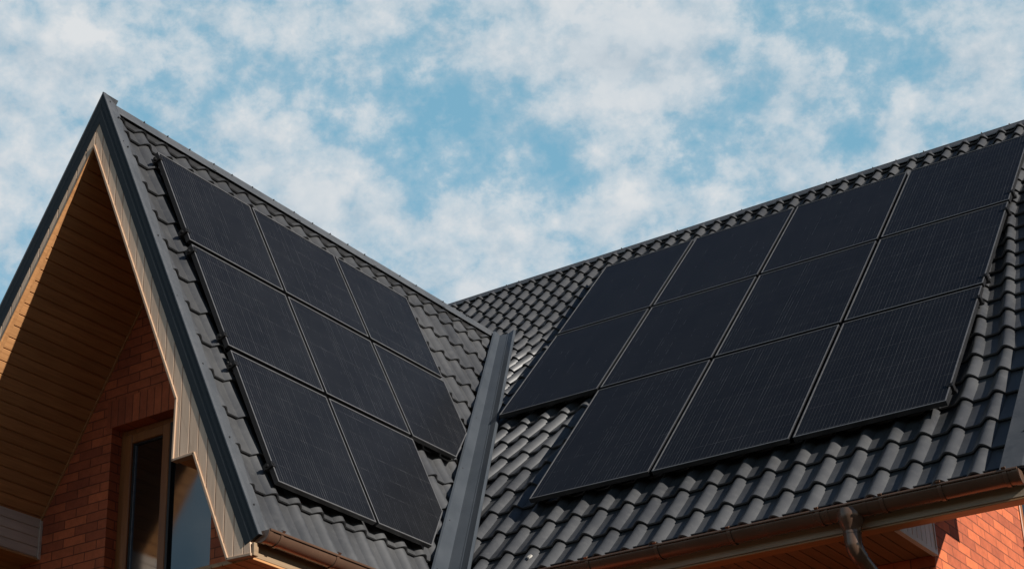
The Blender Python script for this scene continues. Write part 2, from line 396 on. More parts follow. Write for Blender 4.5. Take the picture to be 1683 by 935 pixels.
screws([(x, RY - .012, 10.615) for x in (-9.735, -9.566, -8.231, -7.545, -6.784, -5.831, -5.725, -5.335, -5.09, -4.805, -4.222, -3.95, -3.5)], (0, -.2, 1), capR, .005, .006)

# ------------------------------------------------------------------ barge flashings of the front gable and of the main roof's right edge
CR = [V((-9.154, YF, 9.482)), V((-7.372, YF, 5.385))]              # crease, right side
dCr = (CR[1] - CR[0]).normalized(); nCr = V((-dCr.z, 0, dCr.x))     # outward of right slope
dCl = V((-math.cos(C_), 0, -math.sin(C_))); CLb = CR[0] + dCl * 5.2
FACE = .135
def barge_face(c0, c1, d, inward, apex_in, mb, front=-.004):
    # dark upright face of the flashing, with two pressed folds
    e0, e1 = c0, c1
    offs = [(0, 0), (.052, 0), (.056, .0018), (.080, .0018), (.084, 0), (FACE, 0), (FACE + .004, .016)]
    ra = []; rb = []
    for o_, y_ in offs:
        ra.append(apex_in(o_) + V((0, front - (.0 if y_ == .016 else 0) + (y_ if y_ != .016 else .016), 0)))
        rb.append(e1 + inward * o_ + V((0, front + (y_ if y_ != .016 else .016), 0)))
    back_a = [p + V((0, .020 - (p.y - (YF + front)), 0)) for p in reversed(ra)]
    back_b = [p + V((0, .020 - (p.y - (YF + front)), 0)) for p in reversed(rb)]
    mb.loft([ra + back_a, rb + back_b])
inR = -nCr
inL = V((math.sin(C_), 0, -math.cos(C_)))
# both faces meet on the vertical mitre below the apex
def mitre(inw, d):
    # point on line offset o from crease with x = mitre line x
    def fn(o_):
        base = CR[0] + inw * o_
        t = -(base.x - (CR[0].x - .15 * o_)) / d.x
        return base + d * t
    return fn
bR = MB(); barge_face(CR[0], CR[1], dCr, inR, mitre(inR, dCr), bR)
bl = MB(); barge_face(CR[0], CLb, dCl, inL, mitre(inL, dCl), bl)
bargeR = build('barge_flashing', bR, M_BARGE, house, label='dark barge flashing down the right edge of the front gable')
bargeL = build('barge_flashing', bl, M_BARGE, house, label='dark barge flashing down the left edge of the front gable')
fl = MB()
fw = .165
def flange_ring(c, d):
    a = c + V((0, -.006, 0)); b_ = c + V((0, .022, 0)) + nCr * .003; e = c + V((0, fw * .55, 0)) - nCr * .012; h = c + V((0, fw, 0)) - nCr * .030
    return [a, b_, e, h, h - nCr * .006, e - nCr * .006, b_ - nCr * .010, a - nCr * .008]
fl.loft([flange_ring(CR[0] + dCr * t, dCr) for t in (0.0, .9, 1.8, 2.7, 3.6, (CR[1] - CR[0]).length - .0)])
flR = build('barge_flange', fl, M_FLASH, bargeR, label='grey top flange of the barge flashing lying on the tiles')
sp = [CR[0] + dCr * (v + .47) + V((0, y - YF, 0)) + nCr * -.002 for y, v in ((8.50, -.38), (8.545, -.22), (8.49, .10), (8.53, .14), (8.51, 1.15), (8.475, 1.80), (8.50, 2.46), (8.51, 3.14), (8.515, 3.73))]
screws(sp, nCr, flR, .006, .006)
flb = MB()
nBl = V((-math.sin(C_), 0, math.cos(C_)))
flb.loft([[c + V((0, -.006, 0)), c + V((0, .16, 0)), c + V((0, .16, 0)) - nBl * .01, c + V((0, -.006, 0)) - nBl * .01] for c in (CR[0] + dCl * .002, CLb)])
build('barge_flange', flb, M_FLASH, bargeL)

# main roof's right edge
XE = -2.995
def RPc(x, v, n): return RP(x, v, n)
mr = MB(); fwm = .165
def ring_m(v):
    return [RP(XE - fwm, v, -.094), RP(XE - fwm, v, -.060), RP(XE - .02, v, -.055), RP(XE, v, -.060), RP(XE, v, -.20), RP(XE - .012, v, -.20), RP(XE - .012, v, -.075), RP(XE - fwm + .01, v, -.075)]
mr.loft([ring_m(v) for v in (-.80, 1.0, 3.0, 5.0, 6.20)])
bargeM = build('barge_flashing', mr, M_FLASH, house, label='grey barge flashing on the right edge of the main roof')
screws([RP(XE - .055, v, -.057) for v in (.4, 1.4, 2.4, 3.4, 4.4, 5.1, 5.75)], nR, bargeM, .007, .006)

# ------------------------------------------------------------------ valley flashing
rails_top = [V((-9.106, 14.094, 9.322)), None, V((-8.954, 14.126, 9.299)), V((-8.867, 14.131, 9.305))]
va = valley_point(-.056)
def val_at(z, off=-.056): 
    p = valley_point(off); return p + vdir * ((z - p.z) / vdir.z)
ztop, zbot = 9.36, 5.36
ct, cb_ = val_at(ztop), val_at(zbot)
def onL(p, w): # from a valley point go w along the left slope, perpendicular to the valley
    q = vdir.cross(nL).normalized(); q = q if q.x < 0 or q.y < 0 else -q
    return q
qL = vdir.cross(nL).normalized(); qL = qL if qL.y < 0 else -qL
qR = vdir.cross(nR).normalized(); qR = qR if qR.x > 0 else -qR
vf = MB()
def valley_ring(c, wl, w2, w3):
    top = [c + qL * wl + nL * -.004, c + qL * (wl - .012) + nL * .008, c + (nL + nR) * .014, c + qR * (w2 - .010) + nR * .002, c + qR * w2 + nR * .004, c + qR * (w2 + .008) + nR * .002, c + qR * (w3 - .012) + nR * .018, c + qR * w3 + nR * -.004]
    return top + [p - V((0, 0, .02)) for p in reversed(top)]
vf.loft([valley_ring(ct, .090, .100, .185), valley_ring((ct + cb_) / 2, .125, .110, .195), valley_ring(cb_, .160, .115, .205)])
valley = build('valley_flashing', vf, M_VALLEY, house, label='folded grey valley gutter between the wing and the main roof')
vs_pts = []
for t, w in ((.2, .05), (.40, .07), (.60, .09), (.78, .10), (.93, .11)):
    vs_pts.append(ct + (cb_ - ct) * t + qL * w + nL * .007)
screws(vs_pts, nL, valley, .007, .006)

# ------------------------------------------------------------------ gable cladding (vertical boards) and its beads
AP = (-9.219, 9.005); FIN = (-8.187, 6.559); BDN = (-8.196, 6.093); BR_ = (-7.996, 6.100); FTI = (-7.651, 5.264); FTO = (-7.445, 5.258)
YC = YF + .0005
def xz(p, y): return V((p[0], y, p[1]))
upR = [(p.x, p.z) for p in (mitre(inR, dCr)(.09), CR[1] + inR * .09)]
upL = [(p.x, p.z) for p in (mitre(inL, dCl)(.09), CLb + inL * .09)]
ls = lambda z: .6286 * z - 14.902                     # left soffit line x(z)
LBOT = 5.6
bandR = [upR[0], upR[1], FTO, FTI, AP]
boxR = [FIN, BR_, BDN]
bandL = [upL[0], AP, (ls(LBOT), LBOT), upL[1]]
def boards(polys, x0, pitch, gap=.0055, thick=.020):
    mb = MB()
    for poly in polys:
        lo = min(p[0] for p in poly); hi = max(p[0] for p in poly)
        k = math.floor((lo - x0) / pitch)
        while x0 + k * pitch < hi:
            a, b_ = x0 + k * pitch + gap / 2, x0 + (k + 1) * pitch - gap / 2
            q = clip(clip(poly, (-1, 0), -a), (1, 0), b_)
            if len(q) >= 3:
                pr = [xz(p, YC) for p in q]
                try: mb.prism(pr, (0, thick, 0))
                except Exception: pass
            k += 1
        # backing board a little behind, so the joints read as dark grooves
        mb.prism([xz(p, YC + .010) for p in poly], (0, .03, 0))
    return mb
claR = build('gable_cladding', boards([bandR], -8.049, .0895), M_FASCIA, house, bevel=.0025, label='pale vertical boards under the right barge of the gable')
claL = build('gable_cladding', boards([bandL], -9.306, .0930), M_FASCIA, house, bevel=.0025, label='pale vertical boards under the left barge of the gable')
build('beam_box_front', boards([boxR], -8.049, .0895), M_FASCIA, claR, bevel=.0025)
def bead(path, w, y0, y1, parent, mat=M_TRIM, name='edge_bead'):
    mb = MB()
    for a, b_ in zip(path, path[1:]):
        d = V((b_[0] - a[0], 0, b_[1] - a[1])).normalized(); n = V((-d.z, 0, d.x)) * (w / 2)
        pa, pb = xz(a, y0) - d * w * .35, xz(b_, y0) + d * w * .35
        mb.prism([pa - n, pb - n, pb + n, pa + n], (0, y1 - y0, 0))
    return build(name, mb, mat, parent, bevel=.003)
bead([AP, FIN, BDN, BR_, FTI, FTO], .020, YC - .010, YC + .05, claR)
bead([AP, (ls(LBOT), LBOT)], .014, YC - .004, YC + .03, claL, M_SOFFIT)

# ------------------------------------------------------------------ soffits of the gable
YW = 9.606
def soffit_planks(p_top, d, n_out, length, y0, y1, pitch, name, label, mat=M_SOFFIT, off0=0.):
    mb = MB(); s = off0; gap = .007
    k = 0
    while s < length:
        e = min(s + pitch, length)
        a, b_ = p_top + d * (s + gap / 2), p_top + d * (e - gap / 2)
        ch = .003
        sec = [a + n_out * ch, a + d * ch, b_ - d * ch, b_ + n_out * ch, b_ + n_out * .016, a + n_out * .016]
        mb.prism([V((p.x, y0 + .030, p.z)) for p in sec], (0, y1 - y0 - .030, 0))
        s = e
    mb.prism([V((p.x, y0, p.z)) for p in (p_top + n_out * .0, p_top + d * length, p_top + d * length + n_out * .03, p_top + n_out * .03)], (0, .0295, 0))
    mb.prism([V((p.x, y0 + .03, p.z)) for p in (p_top + n_out * .012, p_top + d * length + n_out * .012, p_top + d * length + n_out * .03, p_top + n_out * .03)], (0, y1 - y0 - .03, 0))
    return build(name, mb, mat, house, label=label)
dSl = V((-.6286, 0, -1)).normalized(); nSl = V((dSl.z, 0, -dSl.x)); nSl = nSl if nSl.x < 0 else -nSl     # outward (up-left)
top = V((AP[0], 0, AP[1]))
zl = (9.005 - 8.177)
soff = (zl / -dSl.z) % .0983
sofL = soffit_planks(top, dSl, nSl, (9.005 - 5.4) / -dSl.z, YF + .014, YW, .0983, 'soffit', 'brown planked soffit under the left side of the gable', off0=soff - .0983)
dSr = V((FIN[0] - AP[0], 0, FIN[1] - AP[1])).normalized(); nSr = V((-dSr.z, 0, dSr.x)); nSr = nSr if nSr.x > 0 else -nSr
sofR = soffit_planks(top, dSr, nSr, (9.005 - 5.264) / -dSr.z, YF + .045, YW, .0983, 'soffit', 'brown planked soffit under the right side of the gable')
# bead where the left soffit meets the wall
mb = MB()
for d_, n_, ln in ((dSl, nSl, 4.0), (dSr, nSr, 3.9)):
    a = top + d_ * .03 - n_ * .012; e = top + d_ * ln - n_ * .012
    mb.prism([V((a.x, YW - .016, a.z)), V((e.x, YW - .016, e.z)), V(((e + n_ * .014).x, YW - .016, (e + n_ * .014).z)), V(((a + n_ * .014).x, YW - .016, (a + n_ * .014).z))], (0, .016, 0))
build('wall_bead', mb, M_SOFFIT, sofL)
# purlin boxes inside the gable
def hplanks(x, z0, z1, y0, y1, n, sgn, mb):
    h = (z1 - z0) / n
    for k in range(n):
        a, b_ = z0 + h * k + .003, z0 + h * (k + 1) - .003
        mb.prism([(x, y0, a + .003), (x - sgn * .003, y0, a), (x - sgn * .016, y0, a), (x - sgn * .016, y0, b_), (x - sgn * .003, y0, b_), (x, y0, b_ - .003)], (0, y1 - y0, 0))
    mb.prism([(x - sgn * .010, y0, z0), (x - sgn * .03, y0, z0), (x - sgn * .03, y0, z1), (x - sgn * .010, y0, z1)], (0, y1 - y0, 0))
zb0, zb1 = 6.157, 6.481
xb = -10.790
mb = MB(); hplanks(xb, zb0 + .004, zb1 + .02, YF + .03, YW, 4, 1, mb)
pb = build('beam_box', mb, M_BOXFACE, house, label='grey brown boxed beam under the left soffit, by the brick wall')
mb = MB(); mb.prism([(xb, YF + .03, zb0), (ls(zb0) - .02, YF + .03, zb0), (ls(zb0) - .02, YF + .03, zb0 - .018), (xb + .004, YF + .03, zb0 - .018)], (0, YW - YF - .03, 0))
build('beam_box_base', mb, M_SOFFIT, pb)
mb = MB(); mb.box((xb - .004, YW - .022, zb0 - .01), (xb + .012, YW, zb1)); build('corner_bead', mb, M_BOXFACE, pb)
mb = MB(); hplanks(BDN[0] + .004, BDN[1] + .004, FIN[1], YF + .045, YW, 4, -1, mb)
pb2 = build('beam_box', mb, M_SOFFIT, house, label='small boxed beam under the right soffit, before the window')
mb = MB(); mb.prism([(BDN[0], YF + .045, BDN[1]), (BR_[0] + .1, YF + .045, BDN[1]), (BR_[0] + .1, YF + .045, BDN[1] + .018), (BDN[0], YF + .045, BDN[1] + .018)], (0, YW - YF - .045, 0))
build('beam_box_base', mb, M_SOFFIT, pb2)

# ------------------------------------------------------------------ brick walls
rs = lambda z: FIN[0] + (z - FIN[1]) * (FIN[0] - AP[0]) / (FIN[1] - AP[1])
WX0, WX1 = -11.95, -8.30
gable = [(WX0, 0), (WX1, 0), (WX1, 5.4), (min(rs(5.4), WX1), 5.4), (AP[0], AP[1]), (WX0, (WX0 + 14.902) / .6286)]
gable = [(WX0, 0), (WX1, 0), (WX1, FIN[1] + (WX1 - FIN[0]) * (FIN[1] - AP[1]) / (FIN[0] - AP[0])), (AP[0], AP[1]), (WX0, (WX0 + 14.902) / .6286)]
OX0, OX1, OZ0, OZ1 = -10.022, -8.872, 4.95, 7.138
mb = MB()
for pc in (clip(gable, (0, -1), -OZ1), clip(clip(clip(gable, (1, 0), OX0), (0, 1), OZ1), (0, -1), -0.), clip(clip(gable, (-1, 0), -OX1), (0, 1), OZ1), clip(clip(clip(gable, (-1, 0), -OX0), (1, 0), OX1), (0, 1), OZ0)):
    if len(pc) > 2: mb.prism([(p[0], YW, p[1]) for p in pc], (0, .30, 0))
wallG = build('wall', mb, M_BRICK, house, label='shaded red brick gable wall')
mb = MB(); mb.box((OX0 - .06, YW - .004, OZ1 + .001), (OX1 + .06, YW + .14, OZ1 + .245))
build('lintel', mb, M_SOLDIER, wallG, label='course of upright bricks above the window')
YM, XW = 11.64, -3.969
mb = MB(); mb.box((WX1 - .30, YW + .302, 0), (WX1 - .002, YM - .002, 5.5)); build('wall', mb, M_BRICK, house, label='brick side wall of the front wing')
mb = MB(); mb.box((WX0, YW + .302, 0), (WX0 + .30, 16, 6.2)); build('wall', mb, M_BRICK, house)
mb = MB(); mb.box((WX1 - .30, YM, 0), (XW - .302, YM + .30, 5.6)); build('wall', mb, M_BRICK, house, label='brick front wall of the main house under the eave')
# side wall of the main house, with a window
gz = lambda y: RP(0, (y - PR.y - .3 * -nR.y * 0) / dR.y, -.40).z if y < RY else RP(0, (2 * RY - y - PR.y) / dR.y, -.40).z
side = [(YM, 0), (19.0, 0), (19.0, gz(19.0)), (RY, gz(RY)), (YM, gz(YM))]
WY0, WY1, WZ0, WZ1 = 13.775, 14.95, 5.975, 7.35
mb = MB()
for pc in (clip(side, (1, 0), WY0), clip(side, (-1, 0), -WY1), clip(clip(clip(side, (-1, 0), -WY0), (1, 0), WY1), (0, 1), WZ0), clip(clip(clip(side, (-1, 0), -WY0), (1, 0), WY1), (0, -1), -WZ1)):
    if len(pc) > 2: mb.prism([(XW, p[0], p[1]) for p in pc], (-.30, 0, 0))
wallS = build('wall', mb, M_BRICK, house, label='sunlit orange brick side wall')

# ------------------------------------------------------------------ windows
win = MB(); yg = YW + .115
def fr(mb, x0, x1, z0, z1, y0, y1): mb.box((x0, y0, z0), (x1, y1, z1))
ZT = 7.085
fr(win, OX0 + .002, -9.955, OZ0, OZ1 - .002, yg, yg + .09)                 # outer frame, left
fr(win, -9.953, OX1 - .002, ZT, OZ1 - .003, yg + .001, yg + .09)           # outer frame, head
fr(win, -9.953, OX1 - .002, OZ0 + .001, OZ0 + .07, yg + .001, yg + .09)
frame = build('window', win, M_WINWOOD, house, bevel=.006, label='tall golden oak framed window in the shaded gable wall')
win = MB(); yq = yg - .018
fr(win, -9.951, -9.880, OZ0 + .072, ZT - .004, yq, yq + .07)
fr(win, -9.533, -9.452, OZ0 + .072, ZT - .004, yq, yq + .07)
fr(win, -9.879, -9.534, ZT - .085, ZT - .004, yq + .001, yq + .07)
fr(win, -9.879, -9.534, OZ0 + .073, OZ0 + .15, yq + .001, yq + .07)
build('sash', win, M_WINWOOD, frame, bevel=.006)
win = MB(); fr(win, -9.879, -9.862, OZ0 + .151, ZT - .086, yq + .020, yq + .06); fr(win, -9.862, -9.534, ZT - .098, ZT - .086, yq + .022, yq + .06); fr(win, -9.450, -9.425, OZ0 + .072, ZT - .002, yq + .004, yq + .06)
build('gasket', win, M_GASKET_SHADE, frame)
win = MB(); fr(win, -9.861, -9.856, OZ0 + .152, ZT - .10, yq + .026, yq + .05); build('glazing_spacer', win, M_STEEL, frame)
win = MB(); fr(win, -9.855, -9.535, OZ0 + .152, ZT - .099, yq + .038, yq + .052); build('pane', win, M_GLASS, frame)
win = MB(); fr(win, -9.424, OX1 - .004, OZ0 + .073, ZT - .002, yq + .030, yq + .046); build('pane', win, M_GLASS, frame)
# window in the sunlit wall
w2 = MB(); xg = XW - .03
for lo, hi in (((xg - .08, WY0 + .002, WZ0 + .002), (xg + .045, WY0 + .065, WZ1)), ((xg - .08, WY1 - .065, WZ0 + .002), (xg + .045, WY1 - .002, WZ1)), ((xg - .08, WY0 + .066, WZ0 + .003), (xg + .044, WY1 - .066, WZ0 + .065)), ((xg - .08, WY0 + .066, WZ1 - .065), (xg + .044, WY1 - .066, WZ1 - .001))): w2.box(lo, hi)
wf2 = build('window', w2, M_WINWOOD, house, bevel=.006, label='oak framed window at the right end of the sunlit wall')
mb = MB(); mb.box((xg - .05, WY0 + .066, WZ0 + .066), (xg - .03, WY1 - .066, WZ1 - .066)); build('pane', mb, M_GLASS, wf2)
mb = MB(); mb.prism([(XW - .08, WY0 - .03, WZ0), (XW + .06, WY0 - .03, WZ0 - .012), (XW + .06, WY0 - .03, WZ0 - .04), (XW - .08, WY0 - .03, WZ0 - .03)], (0, WY1 - WY0 + .06, 0)); build('sill', mb, M_GUTTER, wf2)

# ------------------------------------------------------------------ eaves of the main roof
ZS = 5.375; YFa = 10.805
mb = MB(); mb.box((-7.72, YFa, ZS + .004), (XE - .02, YFa + .022, 5.56)); build('eave_fascia', mb, wood('eave_fascia_wood', (.36, .29, .21), (.50, .41, .31), 0, .6, .1), house, bevel=.003, label='weathered fascia board behind the long gutter')
mb = MB(); mb.box((-7.72, YFa + .001, ZS - .014), (XE - .02, YFa + .060, ZS)); mb.box((-7.72, YFa + .064, ZS - .008), (XE - .02, YFa + .135, ZS + .006))
build('eave_trim', mb, M_SOFFITX, house, bevel=.003, label='brown trim boards along the underside of the main eave')
XB = XW + .002
mb = MB(); x = -8.2
while x < XB - .01:
    e = min(x + .098, XB)
    mb.box((x + .0035, YFa + .139, ZS), (e - .0035, YM - .002, ZS + .016)); x = e
mb.box((-8.2, YFa + .139, ZS + .008), (XB, YM - .002, ZS + .024))
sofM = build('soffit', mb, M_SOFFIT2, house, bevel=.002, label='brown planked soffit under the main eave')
mb = MB(); yb0, yb1 = YFa + .14, YM - .004; ns = 8
for k in range(ns):
    a, e = yb0 + (yb1 - yb0) * k / ns + .004, yb0 + (yb1 - yb0) * (k + 1) / ns - .004
    h = lambda y: ZS + .05 + (y - YFa) * math.tan(B_) * .95
    mb.prism([(XB + .004, a, ZS + .02), (XB + .004, e, ZS + .02), (XB + .004, e, h(e)), (XB + .004, a, h(a))], (.014, 0, 0))
mb.prism([(XB, yb0, ZS + .012), (XB, yb1, ZS + .012), (XB, yb1, ZS + .9), (XB, yb0, ZS + .12)], (.010, 0, 0))
build('eave_end_boards', mb, M_SLAT, sofM, bevel=.002, label='pale grey upright slats closing the end of the eave')
mb = MB(); mb.box((XB - .012, yb0, ZS - .010), (XB + .026, yb1 + .006, ZS + .022)); mb.box((XB + .002, yb1 - .012, ZS + .022), (XB + .026, yb1 + .004, ZS + .8)); build('end_bead', mb, M_SLAT, sofM)
# sloping soffit, cladding and boxed beam of the main gable overhang (mostly above the picture; they shade the side wall)
mb = MB()
p0, p1 = RP(0, (YFa + .2 - PR.y) / dR.y, -.30), RP(0, (RY - PR.y) / dR.y, -.30)
mb.prism([(XW + .01, p0.y, p0.z), (XE - .03, p0.y, p0.z), (XE - .03, p1.y, p1.z), (XW + .01, p1.y, p1.z)], (0, 0, .02))
build('soffit', mb, M_SOFFIT, house, label='sloping soffit over the side wall')
mb = MB()
i0 = (11.20, 5.40); i1 = (11.845, 6.06)
mb.prism([(XE - .03, YFa + .05, 5.52), (XE - .03, 11.20, 5.39), (XE - .03, 11.845, 6.06), (XE - .03, 12.12, 6.06), (XE - .03, 12.12, 6.62), (XE - .03, RY, 10.1), (XE - .03, RY, 10.45)], (.02, 0, 0))
build('gable_cladding', mb, M_FASCIA, house, label='cladding under the right barge of the main roof')

# ------------------------------------------------------------------ eave of the wing
ZE = 5.255
mb = MB(); mb.box((-7.492, YF + .0345, ZE + .004), (-7.466, YM + .2, 5.42)); build('eave_fascia', mb, M_EAVE, house, bevel=.003, label='pale fascia board behind the short gutter')
mb = MB(); mb.box((-7.66, YF + .012, ZE - .002), (-7.425, YF + .034, ZE + .075)); mb.box((-7.444, YF + .004, ZE - .006), (-7.418, YF + .05, ZE + .085)); build('corner_block', mb, M_EAVE, claR, bevel=.004)
mb = MB(); x = -8.32
while x < -7.468:
    e = min(x + .098, -7.466); mb.box((x + .0035, YF + .04, ZE - .012), (e - .0035, YM - .004, ZE + .003)); x = e
mb.box((-8.32, YF + .045, ZE - .002), (-7.47, YM - .004, ZE + .02))
build('soffit', mb, M_SOFFIT, house, bevel=.002, label='brown planked soffit under the wing eave')

# ------------------------------------------------------------------ gutters
def gutter(name, s0, s1, centre, r, axis, outward, brackets, label, end0=True, end1=True):
    mb = MB(); n = 16
    ax = V((1, 0, 0)) if axis == 0 else V((0, 1, 0)); out = V(outward); up = V((0, 0, 1)); c = V(centre)
    sec = []
    t = .004
    for i in range(n + 1):
        a = math.pi * i / n; sec.append(-out * math.cos(a) * r - up * math.sin(a) * r)
    inner = []
    for i in range(n + 1):
        a = math.pi * i / n; inner.append(-out * math.cos(a) * (r - t) - up * math.sin(a) * (r - t))
    # rolled bead on the outer rim
    bead_ = [out * (r + .004) + V((0, 0, 0)) + out * .010 * math.cos(a) + up * .010 * math.sin(a) for a in [-.9 + k * (math.pi * 2 - .7) / 8 for k in range(9)]]
    prof = sec + bead_ + list(reversed(inner))
    L0, L1 = c + ax * s0, c + ax * s1
    mb.loft([[L0 + p for p in prof], [L1 + p for p in prof]], True, True)
    g_ = build('gutter', mb, M_GUTTER, house, smooth=True, angle=40, label=label)
    def cap(s, sg):
        m2 = MB(); ring0 = [c + ax * s + p * 1.03 for p in sec]; ring1 = [c + ax * (s + sg * .006) + p * 1.03 for p in sec]; m2.loft([ring0, ring1])
        m3 = [c + ax * (s - sg * .035) + p * 1.025 for p in sec]; m4 = [c + ax * s + p * 1.025 for p in sec]
        o1 = [c + ax * (s - sg * .035) + p * 1.06 for p in sec]; o2 = [c + ax * s + p * 1.06 for p in sec]
        m2.loft([m3 + list(reversed(o1)), m4 + list(reversed(o2))])
        build('end_cap', m2, M_GUTTER, g_, smooth=True, angle=40)
    if end0: cap(s0, -1)
    if end1: cap(s1, 1)
    m2 = MB()
    w = .013; s = brackets[0]
    pa = [p * 1.03 for p in sec] + [out * (r + .018) + up * .012, out * (r + .006) + up * .018]
    po = [p * 1.085 for p in sec] + [out * (r + .026) + up * .016, out * (r + .004) + up * .026]
    m2.loft([[c + ax * (s - w) + p for p in pa + list(reversed(po))], [c + ax * (s + w) + p for p in pa + list(reversed(po))]])
    b0 = build('bracket', m2, M_GUTTER, g_, smooth=True, angle=40)
    for s2 in brackets[1:]: copy_part(b0, g_, ax * (s2 - s))
    return g_, sec
gm, secm = gutter('gutter', -7.25, -3.03, (0, 10.700, 5.503), .080, 0, (0, -1, 0), [-6.146, -5.587, -5.02, -4.369, -3.925, -3.533, -3.111, -6.75], 'long brown half round gutter along the main eave', end0=True)
gl, secl = gutter('gutter', 8.492, 10.55, (-7.390, 0, 5.414), .075, 1, (1, 0, 0), [8.62, 9.22, 9.82, 10.4], 'short copper brown gutter along the wing eave')
# downpipe of the main gutter
cx = -4.173; cy = 10.700; zc = 5.503
mb = MB()
for s in (-.135, .135):
    pa = [p * 1.02 for p in secm]; po = [p * 1.05 for p in secm]
    mb.loft([[V((cx + s - .010, cy, zc)) + p for p in pa + list(reversed(po))], [V((cx + s + .010, cy, zc)) + p for p in pa + list(reversed(po))]])
rings = []
for z, rx, ry, dy in ((zc - .014, .070, .084, .0), (zc - .020, .088, .093, .0), (zc - .050, .093, .096, .0), (zc - .085, .086, .090, 0), (zc - .125, .070, .076, 0), (zc - .155, .059, .061, 0), (zc - .185, .056, .056, 0)):
    rings.append([V((cx + rx * math.cos(2 * math.pi * i / 20), cy + ry * math.sin(2 * math.pi * i / 20), z)) for i in range(20)])
mb.loft(rings)
dp = build('downpipe', mb, M_GUTTER, house, smooth=True, angle=50, label='brown downpipe with a funnel outlet under the long gutter')
mb = MB(); ztop_ = zc - .178
pts = [(cx, cy, ztop_), (cx, cy, ztop_ - .06)]
for k in range(1, 9):
    a = R(68) * k / 8; pts.append((cx + .01 * k / 8, cy + .095 * (1 - math.cos(a)), ztop_ - .06 - .095 * math.sin(a)))
mb.tube(pts, [.058] * 2 + [.0575] * 8, 20)
mb.tube([(cx, cy, ztop_ + .012), (cx, cy, ztop_ - .006)], .061, 20)
build('elbow', mb, M_GUTTER, dp, smooth=True, angle=50)
e0 = V(pts[-1]); de = V((.03, math.sin(R(68)), -math.cos(R(68)))).normalized()
mb = MB(); mb.tube([e0 - de * .02, e0 + de * .70, e0 + de * .76 + V((0, .03, -.06)), e0 + de * .78 + V((0, .04, -.3)), e0 + de * .78 + V((0, .04, -4.4))], .050, 20)
build('pipe', mb, M_GUTTER, dp, smooth=True, angle=50)

# ------------------------------------------------------------------ solar panels
def offset_poly(poly, d):
    n = len(poly); area = sum(poly[i][0] * poly[(i + 1) % n][1] - poly[(i + 1) % n][0] * poly[i][1] for i in range(n))
    s = 1 if area > 0 else -1; out = []
    for i in range(n):
        a, b_, c = V(poly[i - 1]), V(poly[i]), V(poly[(i + 1) % n])
        e1, e2 = (b_ - a).normalized(), (c - b_).normalized()
        n1, n2 = V((-e1.y, e1.x)) * s, V((-e2.y, e2.x)) * s
        m = (n1 + n2); m = m / (m.length_squared) * 2 * d if m.length > 1e-6 else n1 * d
        out.append(tuple(b_ + m))
    return out
def panel(P, poly, label, group):
    cu = sum(p[0] for p in poly) / len(poly); vmax = max(p[1] for p in poly)
    base = P(cu, vmax, -.045)
    t = thing('solar_panel', label, 'solar panel', base, group)
    lip, TH = .011, .042
    rings = []
    for d, h in ((.002, -TH), (0, -TH + .002), (0, -.0015), (.0015, 0), (lip - .001, 0), (lip, -.001), (lip, -.0045)):
        rings.append([P(u, v, h) for u, v in offset_poly(poly, d)])
    m = MB(); m.loft(rings, True, False); fo = build('frame', m, M_FRAME, t)
    fo.data.materials.append(M_LIP_GLINT); nn = len(poly)
    for k_, pg_ in enumerate(fo.data.polygons):
        if k_ // nn >= 2: pg_.material_index = 1  # top and inner edge take the painted glint
    gp = offset_poly(poly, lip - .001); m = MB(); pts = [P(u, v, -.004) for u, v in gp]
    m.add(pts, [tuple(range(len(pts)))]); u0 = min(p[0] for p in poly); v0 = min(p[1] for p in poly)
    for i, (u, v) in enumerate(gp): m.uv[i] = (u - u0, v - v0)
    # backsheet
    back_ = [P(u, v, -.030) for u, v in gp]; m.prism([p for p in back_], (P(0, 0, .02) - P(0, 0, 0)))
    build('cell_sheet', m, M_CELL, t)
    return t
G2 = .017
YL = [8.832, 9.973, 11.121, 12.212]; VL = [0.0, 1.024, 2.127, 3.388]
GRL, GRR = 'solar panels on the front wing', 'solar panels on the main roof'
def rect(us, vs, i, j):
    H2 = .027
    a, e = us[i] + (G2 if i else 0), us[i + 1] - (G2 if i + 1 < len(us) - 1 else 0)
    p, q = vs[j] + (H2 if j else 0), vs[j + 1] - (.022 if j + 1 < len(vs) - 1 else 0)
    return [(a, p), (e, p), (e, q), (a, q)]
LAB_L = {(0, 0): 'black solar panel nearest the gable peak, beside the barge',
 (1, 0): 'black solar panel in the middle of the top row, left array',
 (2, 0): 'black solar panel at the right end of the top row, left array',
 (0, 1): 'black solar panel halfway down beside the barge of the left array',
 (1, 1): 'black solar panel at the very centre of the left array, panels on every side',
 (2, 1): 'black solar panel with a cut corner, higher of two touching the valley flashing',
 (0, 2): 'black solar panel lowest beside the barge, above the short copper gutter',
 (1, 2): 'black solar panel with a cut corner, lower of two touching the valley flashing'}
for (i, j), lab in LAB_L.items():
    pg = rect(YL, VL, i, j)
    if (i, j) == (2, 1): pg = [pg[0], pg[1], (12.19, 1.685), (11.775, pg[2][1]), pg[3]]
    if (i, j) == (1, 2): pg = [pg[0], (11.107, pg[1][1]), (11.085, 2.925), (10.670, 3.388), pg[3]]
    panel(LP, pg, lab, GRL)
XR = [-8.148, -7.096, -5.972, -4.808, -3.645]; VR = [.020, 1.602, 3.262, 5.148]
